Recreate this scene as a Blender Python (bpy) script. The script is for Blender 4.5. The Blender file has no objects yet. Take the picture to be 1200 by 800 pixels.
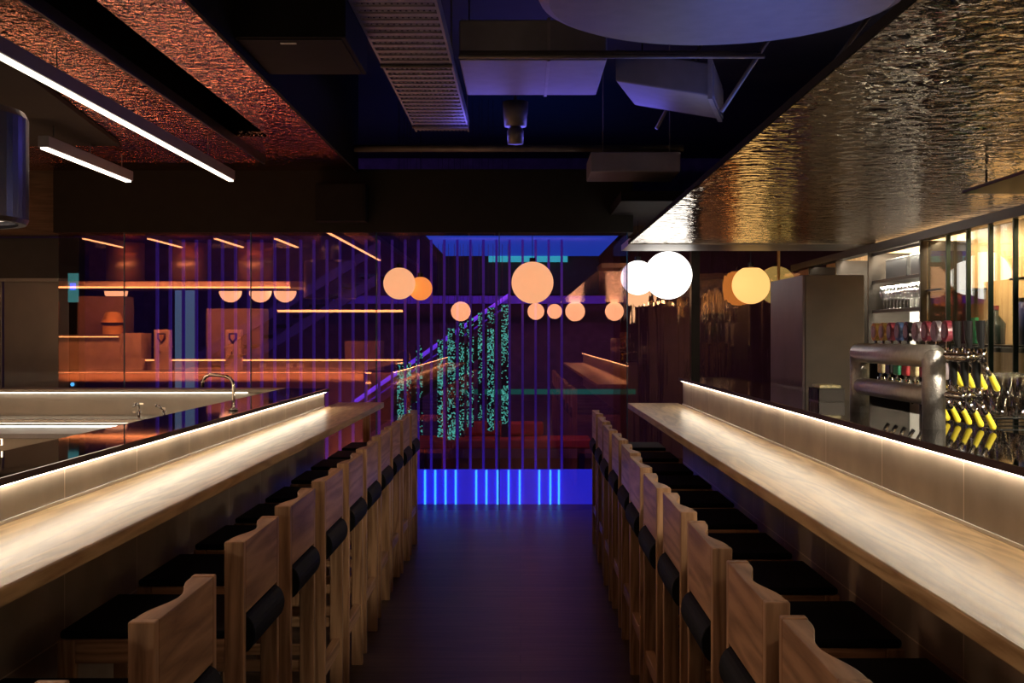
import bpy, bmesh, math, random
from mathutils import Vector, Matrix
random.seed(7)
scene = bpy.context.scene
COL = scene.collection
PI = math.pi
# ------------------------------------------------------------------ camera, light, exposure
EYE = 1.55
F = 1350.0                       # focal length in pixels of the 1200 px wide frame
cam_d = bpy.data.cameras.new('camera')
cam = bpy.data.objects.new('camera', cam_d); COL.objects.link(cam)
cam.location = (0, 0, EYE); cam.rotation_euler = (PI/2, 0, 0)
cam_d.sensor_width = 36; cam_d.lens = 36*F/1200
cam_d.shift_x = -10/1200; cam_d.shift_y = -6.5/1200
cam_d.clip_start = .05; cam_d.clip_end = 100
scene.camera = cam
w = bpy.data.worlds.new('world'); scene.world = w; w.use_nodes = True
w.node_tree.nodes['Background'].inputs[0].default_value = (.5, .42, .45, 1)
w.node_tree.nodes['Background'].inputs[1].default_value = .012
vs = scene.view_settings
vs.view_transform = 'Standard'; vs.look = 'None'; vs.exposure = 0; vs.gamma = 1
vs.use_curve_mapping = False
scene.cycles.max_bounces = 8; scene.cycles.transparent_max_bounces = 12
scene.cycles.glossy_bounces = 5; scene.cycles.diffuse_bounces = 3
scene.cycles.sample_clamp_indirect = 4
scene.cycles.caustics_reflective = True

def area(name, loc, rot, sx, sy, power, col, spread=PI):
    d = bpy.data.lights.new(name, 'AREA'); d.shape = 'RECTANGLE'; d.size = sx; d.size_y = sy
    d.energy = power; d.color = col; d.spread = spread
    o = bpy.data.objects.new(name, d); COL.objects.link(o); o.location = loc; o.rotation_euler = rot
    return o
# added ambient fill: warm area lights over the aisle behind the camera and over the rows
area('warm_fill_light', (-.1, -1.2, 3.85), (math.radians(32), 0, 0), 1.6, 1.0, 13, (1, .60, .40))
area('warm_fill_light', (-.1, 3.2, 3.9), (0, 0, 0), .7, 4.6, 5.0, (1, .62, .42))
# added blue fills aimed up into the open ceiling and at the backs of the stools
area('blue_fill_light', (.3, 9.2, 3.08), (math.radians(205), 0, 0), 1.6, .2, 9, (.16, .14, 1))
area('blue_fill_light', (.1, 10.20, .9), (math.radians(-92), 0, 0), 1.3, 1.2, .2, (.34, .20, 1))
# added amber fills, hidden low, for the hammered ceiling and the floor
area('blue_fill_light', (1.6, 7.4, 2.45), (math.radians(200), 0, 0), 1.0, .3, 9, (.20, .28, 1))  # added blue fill above the canopy, tints the round duct
area('amber_fill_light', (-3.2, 8.45, 1.08), (PI+math.radians(6), 0, 0), 3.6, .12, 26, (1, .48, .24))
area('amber_fill_light', (-1.7, 9.3, .04), (PI, 0, 0), 1.0, .12, 11, (1, .48, .24))
# strip lights of the back bar and of the kitchen hood
area('backbar_light', (2.72, 5.0, 2.16), (0, math.radians(-20), 0), .04, 7.0, 78, (1, .82, .55))
area('bar_fill_light', (2.25, 2.3, 2.20), (math.radians(62), 0, math.radians(25)), .35, .25, 22, (1, .86, .66), math.radians(65))  # added fill out of frame to brighten the beer tower
for zc in (2.15, 1.945, 1.725):
    area('pigeonhole_light', (2.645, 8.05, zc), (0, math.radians(-62), 0), .02, 1.0, 18, (1, .90, .70))
area('pigeonhole_light', (2.645, 9.05, 2.15), (0, math.radians(-55), 0), .02, .8, 12, (1, .90, .70))
area('stairwell_fill_light', (-2.6, 11.1, 2.40), (math.radians(70), 0, 0), 3.0, .1, 16, (.30, .16, 1))  # added violet fill on the far wall, facing away from the camera
area('stairwell_fill_light', (.0, 11.1, 2.40), (math.radians(70), 0, 0), 1.6, .1, 14, (1, .16, .18))  # added red fill on the same wall
area('rear_fill_light', (2.2, 11.6, 2.50), (math.radians(75), 0, 0), 1.6, .1, 9, (1, .34, .18))  # added warm fill for the wall beyond the right glass
area('hood_light', (-4.4, 4.55, 2.20), (math.radians(-30), 0, 0), 4.2, .10, 60, (1, .62, .38))
area('duct_fill_light', (-4.4, 4.9, 2.30), (math.radians(-130), 0, 0), 3.6, .05, 30, (1, .6, .38))  # added fill to make the exhaust ducts glow

# ------------------------------------------------------------------ helpers
def at(px, py, Y):
    return Vector(((px-610)*Y/F, Y, EYE-(py-393.5)*Y/F))
def tag(o, label=None, cat=None, group=None, kind=None):
    if label: o['label'] = label
    if cat: o['category'] = cat
    if group: o['group'] = group
    if kind: o['kind'] = kind
    return o
def thing(name, label, cat, loc=(0, 0, 0), group=None, rz=0):
    o = bpy.data.objects.new(name, None); COL.objects.link(o)
    o.location = loc; o.rotation_euler = (0, 0, rz); o.empty_display_size = .1
    return tag(o, label, cat, group)
class MB:
    def __init__(s): s.bm = bmesh.new()
    def box(s, x0, x1, y0, y1, z0, z1):
        v = [s.bm.verts.new((x, y, z)) for z in (z0, z1) for y in (y0, y1) for x in (x0, x1)]
        for f in ((0, 2, 3, 1), (4, 5, 7, 6), (0, 1, 5, 4), (2, 6, 7, 3), (0, 4, 6, 2), (1, 3, 7, 5)):
            s.bm.faces.new([v[i] for i in f])
        return s
    def tube(s, pts, r, n=12, cap=True):
        pts = [Vector(p) for p in pts]; rings = []
        rs = r if isinstance(r, (list, tuple)) else [r]*len(pts)
        prev = None
        for i, p in enumerate(pts):
            a = pts[max(i-1, 0)]; b = pts[min(i+1, len(pts)-1)]
            t = (b-a).normalized()
            if prev is None:
                u = t.cross(Vector((0, 0, 1)))
                if u.length < .01: u = t.cross(Vector((1, 0, 0)))
            else:
                u = prev - t*prev.dot(t)
            u.normalize(); prev = u; v = t.cross(u)
            rings.append([s.bm.verts.new(p+(u*math.cos(k*2*PI/n)+v*math.sin(k*2*PI/n))*rs[i]) for k in range(n)])
        for A, B in zip(rings, rings[1:]):
            for k in range(n): s.bm.faces.new((A[k], A[(k+1) % n], B[(k+1) % n], B[k]))
        if cap:
            s.bm.faces.new(rings[0][::-1]); s.bm.faces.new(rings[-1])
        return s
    def lathe(s, c, prof, n=24):
        c = Vector(c); rings = []
        for r, z in prof:
            if r < 1e-5: rings.append([s.bm.verts.new(c+Vector((0, 0, z)))])
            else: rings.append([s.bm.verts.new(c+Vector((r*math.cos(k*2*PI/n), r*math.sin(k*2*PI/n), z))) for k in range(n)])
        for A, B in zip(rings, rings[1:]):
            for k in range(n):
                if len(A) == 1 and len(B) == 1: continue
                if len(A) == 1: s.bm.faces.new((A[0], B[(k+1) % n], B[k]))
                elif len(B) == 1: s.bm.faces.new((A[k], A[(k+1) % n], B[0]))
                else: s.bm.faces.new((A[k], A[(k+1) % n], B[(k+1) % n], B[k]))
        return s
    def prism(s, poly, axis, a, b):
        # poly of 2D points, extruded along axis 'x','y','z' from a to b
        def P(u, v, t):
            return {'x': (t, u, v), 'y': (u, t, v), 'z': (u, v, t)}[axis]
        A = [s.bm.verts.new(P(u, v, a)) for u, v in poly]; B = [s.bm.verts.new(P(u, v, b)) for u, v in poly]
        n = len(poly)
        s.bm.faces.new(A[::-1]); s.bm.faces.new(B)
        for k in range(n): s.bm.faces.new((A[k], A[(k+1) % n], B[(k+1) % n], B[k]))
        return s
    def sphere(s, c, r, sc=(1, 1, 1), n=32):
        m = Matrix.Translation(c) @ Matrix.Diagonal((sc[0], sc[1], sc[2], 1))
        bmesh.ops.create_uvsphere(s.bm, u_segments=n, v_segments=n//2, radius=r, matrix=m)
        return s
    def build(s, name, mat, parent=None, smooth=False, bevel=0, seg=2):
        bmesh.ops.recalc_face_normals(s.bm, faces=s.bm.faces)
        me = bpy.data.meshes.new(name); s.bm.to_mesh(me); s.bm.free()
        me.materials.append(mat)
        if smooth:
            for p in me.polygons: p.use_smooth = True
        o = bpy.data.objects.new(name, me); COL.objects.link(o)
        if parent: o.parent = parent
        if bevel:
            m = o.modifiers.new('bevel', 'BEVEL'); m.width = bevel; m.segments = seg; m.limit_method = 'ANGLE'
            m.angle_limit = math.radians(40)
        return o
def struct(name, mb, mat, **k):
    o = mb.build(name, mat, **k); o['kind'] = 'structure'; return o
def copy_tree(o, parent=None):
    c = o.copy(); COL.objects.link(c); c.parent = parent
    for ch in list(KIDS.get(o.name, [])): copy_tree(ch, c)
    return c
KIDS = {}
def reg(o):
    KIDS[o.name] = [c for c in bpy.data.objects if c.parent == o]
    for c in KIDS[o.name]: reg(c)
    return o

def ordinal(n):
    w1 = ['zeroth', 'first', 'second', 'third', 'fourth', 'fifth', 'sixth', 'seventh', 'eighth', 'ninth', 'tenth', 'eleventh', 'twelfth', 'thirteenth', 'fourteenth', 'fifteenth', 'sixteenth', 'seventeenth', 'eighteenth', 'nineteenth']
    if n < 20: return w1[n]
    return ('twentieth' if n == 20 else 'twenty-'+w1[n-20]) if n < 30 else ('thirtieth' if n == 30 else 'thirty-'+w1[n-30])
# ------------------------------------------------------------------ materials
def mat(name):
    m = bpy.data.materials.new(name); m.use_nodes = True
    nt = m.node_tree; b = nt.nodes['Principled BSDF']
    return m, nt, b
def N(nt, t, **k):
    n = nt.nodes.new(t)
    for a, v in k.items(): setattr(n, a, v)
    return n
def plain(name, col, rough=.5, metal=0, noise=.0, nscale=8, bump=0, bscale=60, spec=None, coat=0):
    m, nt, b = mat(name)
    b.inputs['Roughness'].default_value = rough; b.inputs['Metallic'].default_value = metal
    if spec is not None: b.inputs['Specular IOR Level'].default_value = spec
    if coat: b.inputs['Coat Weight'].default_value = coat
    tc = N(nt, 'ShaderNodeTexCoord')
    n = N(nt, 'ShaderNodeTexNoise'); n.inputs['Scale'].default_value = nscale; n.inputs['Detail'].default_value = 6
    nt.links.new(tc.outputs['Object'], n.inputs['Vector'])
    r = N(nt, 'ShaderNodeValToRGB')
    r.color_ramp.elements[0].position = .3; r.color_ramp.elements[1].position = .7
    r.color_ramp.elements[0].color = tuple(c*(1-noise) for c in col)+(1,)
    r.color_ramp.elements[1].color = tuple(min(1, c*(1+noise)) for c in col)+(1,)
    nt.links.new(n.outputs['Fac'], r.inputs['Fac']); nt.links.new(r.outputs['Color'], b.inputs['Base Color'])
    if bump:
        n2 = N(nt, 'ShaderNodeTexNoise'); n2.inputs['Scale'].default_value = bscale
        nt.links.new(tc.outputs['Object'], n2.inputs['Vector'])
        bp = N(nt, 'ShaderNodeBump'); bp.inputs['Strength'].default_value = bump; bp.inputs['Distance'].default_value = .01
        nt.links.new(n2.outputs['Fac'], bp.inputs['Height']); nt.links.new(bp.outputs['Normal'], b.inputs['Normal'])
    return m
def glow(name, col, strength):
    m, nt, b = mat(name)
    b.inputs['Base Color'].default_value = tuple(col)+(1,)
    b.inputs['Emission Color'].default_value = tuple(col)+(1,)
    b.inputs['Emission Strength'].default_value = strength
    b.inputs['Roughness'].default_value = .6
    return m
def wood(name, c0, c1, axis='x', rough=.45, scale=1.0, planks=None, spec=.4):
    m, nt, b = mat(name)
    b.inputs['Roughness'].default_value = rough; b.inputs['Specular IOR Level'].default_value = spec
    tc = N(nt, 'ShaderNodeTexCoord'); oi = N(nt, 'ShaderNodeObjectInfo')
    add = N(nt, 'ShaderNodeVectorMath', operation='ADD')
    mul = N(nt, 'ShaderNodeMath', operation='MULTIPLY'); mul.inputs[1].default_value = 7.3
    nt.links.new(oi.outputs['Random'], mul.inputs[0])
    nt.links.new(tc.outputs['Object'], add.inputs[0]); nt.links.new(mul.outputs[0], add.inputs[1])
    mp = N(nt, 'ShaderNodeMapping')
    s = {'x': (1, 13, 13), 'y': (13, 1, 13), 'z': (13, 13, 1)}[axis]
    mp.inputs['Scale'].default_value = tuple(v*scale for v in s)
    nt.links.new(add.outputs[0], mp.inputs['Vector'])
    n1 = N(nt, 'ShaderNodeTexNoise'); n1.inputs['Scale'].default_value = .7; n1.inputs['Detail'].default_value = 1.2
    n1.inputs['Distortion'].default_value = .15
    nt.links.new(mp.outputs[0], n1.inputs['Vector'])
    rm = N(nt, 'ShaderNodeMath', operation='MULTIPLY'); rm.inputs[1].default_value = 9
    nt.links.new(n1.outputs['Fac'], rm.inputs[0])
    fr = N(nt, 'ShaderNodeMath', operation='PINGPONG'); fr.inputs[1].default_value = 1
    nt.links.new(rm.outputs[0], fr.inputs[0])
    n2 = N(nt, 'ShaderNodeTexNoise'); n2.inputs['Scale'].default_value = 9; n2.inputs['Detail'].default_value = 8
    nt.links.new(mp.outputs[0], n2.inputs['Vector'])
    mx = N(nt, 'ShaderNodeMix'); mx.data_type = 'FLOAT'; mx.inputs[0].default_value = .45
    nt.links.new(fr.outputs[0], mx.inputs[2]); nt.links.new(n2.outputs['Fac'], mx.inputs[3])
    r = N(nt, 'ShaderNodeValToRGB')
    r.color_ramp.elements[0].position = .12; r.color_ramp.elements[1].position = .72
    r.color_ramp.elements[0].color = tuple(c0)+(1,); r.color_ramp.elements[1].color = tuple(c1)+(1,)
    nt.links.new(mx.outputs[0], r.inputs['Fac'])
    out = r.outputs['Color']
    if planks:
        br = N(nt, 'ShaderNodeTexBrick'); br.inputs['Scale'].default_value = 1
        br.inputs['Brick Width'].default_value = planks[0]; br.inputs['Row Height'].default_value = planks[1]
        br.inputs['Mortar Size'].default_value = .003; br.inputs['Color1'].default_value = (1, 1, 1, 1)
        br.inputs['Color2'].default_value = (.62, .62, .62, 1); br.inputs['Mortar'].default_value = (.2, .2, .2, 1)
        nt.links.new(tc.outputs['Object'], br.inputs['Vector'])
        m2 = N(nt, 'ShaderNodeMix'); m2.data_type = 'RGBA'; m2.blend_type = 'MULTIPLY'; m2.inputs[0].default_value = 1
        nt.links.new(out, m2.inputs[6]); nt.links.new(br.outputs['Color'], m2.inputs[7]); out = m2.outputs[2]
    nt.links.new(out, b.inputs['Base Color'])
    bp = N(nt, 'ShaderNodeBump'); bp.inputs['Strength'].default_value = .12; bp.inputs['Distance'].default_value = .002
    nt.links.new(mx.outputs[0], bp.inputs['Height']); nt.links.new(bp.outputs['Normal'], b.inputs['Normal'])
    return m
def hammered(name, col, rough, sx, sy, strength, dist=.01, var=.25):
    m, nt, b = mat(name)
    b.inputs['Metallic'].default_value = 1; b.inputs['Roughness'].default_value = rough
    tc = N(nt, 'ShaderNodeTexCoord')
    mp = N(nt, 'ShaderNodeMapping'); mp.inputs['Scale'].default_value = (sx, sy, sx)
    nt.links.new(tc.outputs['Object'], mp.inputs['Vector'])
    n = N(nt, 'ShaderNodeTexNoise'); n.inputs['Scale'].default_value = 1; n.inputs['Detail'].default_value = 2.5
    n.inputs['Roughness'].default_value = .5; n.inputs['Distortion'].default_value = .4
    nt.links.new(mp.outputs[0], n.inputs['Vector'])
    bp = N(nt, 'ShaderNodeBump'); bp.inputs['Strength'].default_value = strength; bp.inputs['Distance'].default_value = dist
    nt.links.new(n.outputs['Fac'], bp.inputs['Height']); nt.links.new(bp.outputs['Normal'], b.inputs['Normal'])
    # sheet joints
    br = N(nt, 'ShaderNodeTexBrick'); br.inputs['Scale'].default_value = 1; br.offset = 0
    br.inputs['Brick Width'].default_value = 40; br.inputs['Row Height'].default_value = 2.4
    br.inputs['Mortar Size'].default_value = .004
    br.inputs['Color1'].default_value = tuple(col)+(1,); br.inputs['Color2'].default_value = tuple(c*(1-var) for c in col)+(1,)
    br.inputs['Mortar'].default_value = (.01, .01, .01, 1)
    nt.links.new(tc.outputs['Object'], br.inputs['Vector'])
    nt.links.new(br.outputs['Color'], b.inputs['Base Color'])
    return m
def tile(name, col, pitch, off, hj, rough=.42):
    """stone tile lining: vertical joints every `pitch` along Y, one horizontal joint at height hj"""
    m, nt, b = mat(name); b.inputs['Roughness'].default_value = rough
    tc = N(nt, 'ShaderNodeTexCoord'); sp = N(nt, 'ShaderNodeSeparateXYZ')
    nt.links.new(tc.outputs['Object'], sp.inputs[0])
    a = N(nt, 'ShaderNodeMath', operation='SUBTRACT'); a.inputs[1].default_value = off
    nt.links.new(sp.outputs['Y'], a.inputs[0])
    p = N(nt, 'ShaderNodeMath', operation='PINGPONG'); p.inputs[1].default_value = pitch/2
    nt.links.new(a.outputs[0], p.inputs[0])
    c1 = N(nt, 'ShaderNodeMath', operation='LESS_THAN'); c1.inputs[1].default_value = .0025
    nt.links.new(p.outputs[0], c1.inputs[0])
    a2 = N(nt, 'ShaderNodeMath', operation='COMPARE'); a2.inputs[1].default_value = hj; a2.inputs[2].default_value = .0025
    nt.links.new(sp.outputs['Z'], a2.inputs[0])
    mxx = N(nt, 'ShaderNodeMath', operation='MAXIMUM')
    nt.links.new(c1.outputs[0], mxx.inputs[0]); nt.links.new(a2.outputs[0], mxx.inputs[1])
    n = N(nt, 'ShaderNodeTexNoise'); n.inputs['Scale'].default_value = 5; n.inputs['Detail'].default_value = 9
    nt.links.new(tc.outputs['Object'], n.inputs['Vector'])
    r = N(nt, 'ShaderNodeValToRGB')
    r.color_ramp.elements[0].position = .25; r.color_ramp.elements[1].position = .75
    r.color_ramp.elements[0].color = tuple(c*.72 for c in col)+(1,); r.color_ramp.elements[1].color = tuple(c*1.25 for c in col)+(1,)
    nt.links.new(n.outputs['Fac'], r.inputs['Fac'])
    mx = N(nt, 'ShaderNodeMix'); mx.data_type = 'RGBA'
    nt.links.new(mxx.outputs[0], mx.inputs[0]); nt.links.new(r.outputs['Color'], mx.inputs[6])
    mx.inputs[7].default_value = tuple(min(1, c*2.2) for c in col)+(1,)
    nt.links.new(mx.outputs[2], b.inputs['Base Color'])
    return m
def pane(name, tcol, rcol, fac, rough=0.0, wob=0):
    m, nt, b = mat(name); nt.nodes.remove(b)
    out = nt.nodes['Material Output']
    t = N(nt, 'ShaderNodeBsdfTransparent'); t.inputs[0].default_value = tuple(tcol)+(1,)
    g = N(nt, 'ShaderNodeBsdfGlossy'); g.inputs[0].default_value = tuple(rcol)+(1,); g.inputs['Roughness'].default_value = rough
    mx = N(nt, 'ShaderNodeMixShader'); mx.inputs[0].default_value = fac
    nt.links.new(t.outputs[0], mx.inputs[1]); nt.links.new(g.outputs[0], mx.inputs[2]); nt.links.new(mx.outputs[0], out.inputs[0])
    if wob:
        tc = N(nt, 'ShaderNodeTexCoord'); n = N(nt, 'ShaderNodeTexNoise'); n.inputs['Scale'].default_value = 1
        mp = N(nt, 'ShaderNodeMapping'); mp.inputs['Scale'].default_value = (9, 9, .5)
        nt.links.new(tc.outputs['Object'], mp.inputs[0]); nt.links.new(mp.outputs[0], n.inputs['Vector'])
        bp = N(nt, 'ShaderNodeBump'); bp.inputs['Strength'].default_value = wob; bp.inputs['Distance'].default_value = .02
        nt.links.new(n.outputs['Fac'], bp.inputs['Height']); nt.links.new(bp.outputs['Normal'], g.inputs['Normal'])
    return m
def clear_glass(name, col=(1, 1, 1), rough=0):
    m, nt, b = mat(name); nt.nodes.remove(b)
    out = nt.nodes['Material Output']
    t = N(nt, 'ShaderNodeBsdfTransparent'); t.inputs[0].default_value = tuple(col)+(1,)
    g = N(nt, 'ShaderNodeBsdfGlossy'); g.inputs['Roughness'].default_value = .03
    lw = N(nt, 'ShaderNodeLayerWeight'); lw.inputs[0].default_value = .45
    mx = N(nt, 'ShaderNodeMixShader')
    nt.links.new(lw.outputs['Facing'], mx.inputs[0]); nt.links.new(t.outputs[0], mx.inputs[1])
    nt.links.new(g.outputs[0], mx.inputs[2]); nt.links.new(mx.outputs[0], out.inputs[0])
    return m
def code_screen(name, col, strength, cell):
    """a lit LED mesh: rows of tiny glyph-like dots, some on, some off"""
    m, nt, b = mat(name)
    tc = N(nt, 'ShaderNodeTexCoord')
    sn = N(nt, 'ShaderNodeVectorMath', operation='SNAP'); sn.inputs[1].default_value = (cell, 10, cell*.8)
    nt.links.new(tc.outputs['Object'], sn.inputs[0])
    wn = N(nt, 'ShaderNodeTexWhiteNoise'); wn.noise_dimensions = '3D'
    nt.links.new(sn.outputs[0], wn.inputs['Vector'])
    n = N(nt, 'ShaderNodeTexNoise'); n.inputs['Scale'].default_value = 5
    nt.links.new(tc.outputs['Object'], n.inputs['Vector'])
    ad = N(nt, 'ShaderNodeMath', operation='MULTIPLY')
    nt.links.new(wn.outputs['Value'], ad.inputs[0]); nt.links.new(n.outputs['Fac'], ad.inputs[1])
    gt = N(nt, 'ShaderNodeMath', operation='GREATER_THAN'); gt.inputs[1].default_value = .365
    nt.links.new(ad.outputs[0], gt.inputs[0])
    ml = N(nt, 'ShaderNodeMath', operation='MULTIPLY'); ml.inputs[1].default_value = strength
    nt.links.new(gt.outputs[0], ml.inputs[0])
    b.inputs['Base Color'].default_value = (.01, .015, .015, 1)
    b.inputs['Emission Color'].default_value = tuple(col)+(1,)
    nt.links.new(ml.outputs[0], b.inputs['Emission Strength'])
    return m

M = {}
M['oak_top'] = wood('oak_top', (.29, .165, .07), (.58, .40, .21), 'y', .28, 2.0, spec=.5)
M['alu'] = plain('pale_aluminium', (.8, .78, .72), .35, metal=.5, noise=.03)
M['oak'] = wood('oak_stool', (.20, .095, .044), (.46, .255, .135), 'y', .45, 1.5)
M['oak_v'] = wood('oak_post', (.20, .095, .044), (.46, .255, .135), 'z', .45, 2.2)
M['oak_x'] = wood('oak_rail', (.20, .095, .044), (.46, .255, .135), 'x', .45, 2.2)
M['fabric'] = plain('black_vinyl', (.0045, .005, .006), .65, noise=.2, bump=.12, bscale=240, spec=.12)
M['floor'] = wood('dark_floorboards', (.042, .024, .013), (.095, .055, .031), 'x', .38, 1.2, planks=(1.6, .14), spec=.25)
M['die'] = tile('bar_tile', (.26, .205, .155), .655, 3.48, .64)
M['die_r'] = tile('bar_tile_right', (.26, .205, .155), .69, 3.06, .64)
M['stone'] = plain('black_polished_stone', (.012, .010, .011), .04, noise=.3, nscale=40, spec=.9, coat=.6)
M['slab_edge'] = plain('plum_stone_edge', (.045, .024, .026), .55, noise=.2, spec=.2)
M['led'] = glow('warm_white_led', (1, .88, .69), 25)
M['led_soft'] = glow('soft_white_led', (1, .9, .72), 7)
M['led_fix'] = glow('linear_lamp_diffuser', (1, .86, .66), 4)
M['led_orange'] = glow('amber_led', (1, .75, .45), 5)
M['copper'] = hammered('copper_hammered_sheet', (.80, .40, .27), .12, 26, 22, 1, .026)
M['steel_ceiling'] = hammered('hammered_steel_sheet', (.95, .86, .72), .05, 14, 19, 1, .011, .05)
M['black'] = plain('black_paint', (.006, .0055, .006), .8, noise=.2, spec=.15)
M['dark_steel'] = plain('dark_steel', (.16, .15, .17), .3, metal=.9, noise=.1)
M['bulkhead'] = plain('bulkhead_paint', (.010, .0095, .008), .8, noise=.15, spec=.2)
M['void'] = plain('void_paint', (.010, .009, .012), .8, noise=.2)
M['duct'] = plain('galvanised_duct', (.17, .165, .20), .5, metal=.1, noise=.1)
M['tray'] = plain('galvanised_tray', (.24, .23, .26), .5, metal=.3, noise=.12)
M['pipe'] = plain('pipe_paint', (.10, .09, .085), .5, metal=.4, noise=.2)
M['steel'] = plain('brushed_stainless', (.62, .60, .56), .24, metal=1, noise=.06, nscale=14)
M['steel_rough'] = plain('satin_stainless', (.50, .47, .42), .38, metal=.85, noise=.1, nscale=4)
M['chrome'] = plain('polished_chrome', (.82, .80, .77), .07, metal=1, noise=.02)
M['tower'] = plain('beaded_steel', (.60, .58, .55), .33, metal=.85, noise=.12, nscale=60, bump=.35, bscale=260)
M['lift'] = plain('lift_steel', (.42, .38, .33), .36, metal=.7, noise=.08, nscale=3)
M['lift_wall'] = plain('lift_wall', (.055, .053, .048), .6, noise=.1)
M['timber_wall'] = wood('timber_battens', (.06, .04, .024), (.11, .075, .045), 'x', .6, 2)
M['glass'] = pane('dichroic_glass', (.85, .87, .97), (1, .40, .20), .29)
M['glass_r'] = pane('amber_glass', (.66, .72, .68), (1, .52, .28), .30, wob=.25)
M['glass_edge'] = plain('glass_edge', (.02, .06, .10), .2, noise=.2)
M['shelf_pane'] = pane('backbar_glass', (.93, .95, .9), (.95, .95, .95), .2)
M['globe'] = glow('opal_globe', (1, .95, .88), 2.6)
M['globe_peach'] = glow('peach_globe', (1, .46, .18), 2.3)
M['globe_amber'] = glow('amber_globe', (1, .56, .17), 1.15)
M['globe_dim'] = glow('orange_globe', (1, .30, .05), 2.2)
M['blue'] = glow('blue_light_panel', (.035, .035, .95), .95)
M['blue_dim'] = glow('blue_ceiling_panel', (.03, .10, .80), .75)
M['cyan'] = glow('cyan_neon', (.06, .50, 1), 2.6)
M['violet'] = glow('violet_glow', (.16, .06, .8), .14)  # emission painted in for blue light on fins and stairwell parts
M['violet_bright'] = glow('violet_handrail_neon', (.22, .06, 1), 1.0)
M['teal'] = glow('teal_light_panel', (.05, .75, .62), .85)
M['code'] = code_screen('green_code_mesh', (.16, .90, .62), 1.1, .011)
M['back_green'] = plain('green_black_wall', (.010, .035, .028), .7, noise=.2)
M['back_violet'] = plain('violet_black_wall', (.16, .10, .20), .7, noise=.2)
M['niche_wood'] = wood('niche_veneer', (.52, .29, .12), (.72, .46, .23), 'z', .5, .8)
M['frame_green'] = plain('dark_green_metal', (.018, .035, .028), .3, metal=.5, noise=.2)
M['frame_dark'] = plain('dark_bronze_metal', (.03, .024, .02), .35, metal=.6, noise=.2)
M['taupe'] = plain('taupe_stone', (.20, .165, .15), .45, noise=.22, nscale=3)
M['purple_stone'] = plain('mauve_stone', (.20, .14, .165), .5, noise=.18, nscale=3)
M['wine'] = clear_glass('clear_glass')
M['brass'] = plain('brass', (.85, .55, .24), .3, metal=.45, noise=.08)
M['hood'] = plain('hood_steel', (.60, .52, .46), .3, metal=.9, noise=.06)
M['kitchen_panel'] = plain('kitchen_panel', (.45, .38, .33), .5, noise=.12)
M['cupboard'] = plain('cupboard_brown', (.20, .14, .13), .5, noise=.12)
M['font'] = plain('beer_font_enamel', (.62, .50, .42), .35, metal=.2, noise=.1)
M['white'] = plain('white_plastic', (.75, .73, .68), .45, noise=.03)
M['black_plastic'] = plain('black_plastic', (.012, .012, .013), .28, noise=.1)
M['yellow'] = plain('yellow_cap', (.80, .66, .04), .35, noise=.05)
M['marble'] = plain('pale_bench_top', (.62, .62, .64), .3, noise=.12, nscale=6)
M['wall_dark'] = plain('wall_dark', (.03, .025, .022), .7, noise=.15)
M['purple_wall'] = plain('violet_wall', (.12, .07, .16), .6, noise=.1)

# ------------------------------------------------------------------ the room
GY = 10.26                       # plane of the dichroic glass
struct('floor', MB().box(-9, 5, -7, 16, -.1, 0), M['floor'])
struct('ceiling', MB().box(-9, 5, -7, 16, 4.0, 4.1), M['void'])
struct('wall_left', MB().box(-9.1, -9, -7, 16, 0, 4.0), M['wall_dark'])
struct('wall_right', MB().box(5, 5.1, -7, 16, 0, 4.0), M['wall_dark'])
struct('wall_rear', MB().box(-9, 5, -7.1, -7, 0, 4.0), M['wall_dark'])
struct('wall_far', MB().box(-9, 5, 15.9, 16, 0, 4.0), M['back_violet'])
# bulkhead over the glass, right across
struct('trim_1', MB().box(-4.15, 1.00, GY-.03, GY+.32, 2.47, 3.03), M['bulkhead'])
struct('trim_2', MB().box(-9, -4.15, 10.45, 10.7, 2.47, 4.0), M['timber_wall'])
# lift wall at the far left
struct('wall_back', MB().box(-9, -4.14, 10.80, 10.95, 2.08, 2.47).box(-9, -6.0, 10.80, 10.95, 0, 2.08).box(-4.19, -4.14, 10.80, 10.95, 0, 2.08), M['lift_wall'])
d = thing('door_1', None, None, (-4.8, 10.86, 0)); d['kind'] = 'structure'
MB().box(-1.2, -.09, 0, .05, 0, 2.06).build('door_leaf', M['lift'], d, bevel=.004)
MB().box(-.07, .55, .0, .05, 0, 2.06).build('door_leaf', M['lift'], d, bevel=.004)
MB().box(.56, .60, -.07, .03, 0, 2.08).box(-1.2, .60, -.07, .03, 2.06, 2.09).build('door_frame', M['steel_rough'], d)
# left hammered ceilings, two levels
struct('ceiling_copper', MB().box(-9, -2.22, -3, GY-.03, 3.02, 3.06).box(-2.22, -1.86, 8.5, GY-.03, 3.02, 3.06).box(-1.86, -1.46, -3, GY-.03, 3.02, 3.06), M['copper'])
struct('ceiling_recess', MB().box(-2.26, -1.82, -3, 8.54, 3.30, 3.32).box(-2.24, -2.22, -3, 8.52, 3.061, 3.30).box(-1.86, -1.84, -3, 8.52, 3.061, 3.30).box(-2.22, -1.86, 8.5, 8.52, 3.061, 3.30), M['black'])  # dark band across the sheets, shaped as a black slot
struct('ceiling_copper_lower', MB().box(-9, -2.10, -3, 9.35, 2.955, 2.99), M['copper'])
struct('trim_3', MB().box(-2.10, -2.085, -3, 9.40, 2.952, 3.018), M['dark_steel'])
struct('trim_4', MB().box(-1.46, -1.44, -3, GY-.03, 3.0, 4.0), M['black'])
# lower plain soffit with the hammered sheets ending at it, far left
struct('ceiling_soffit', MB().prism([(-9, 5.0), (-2.56, 5.0), (-2.58, 5.9), (-2.89, 8.31), (-9, 8.31)], 'z', 2.92, 2.95), M['bulkhead'])
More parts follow.
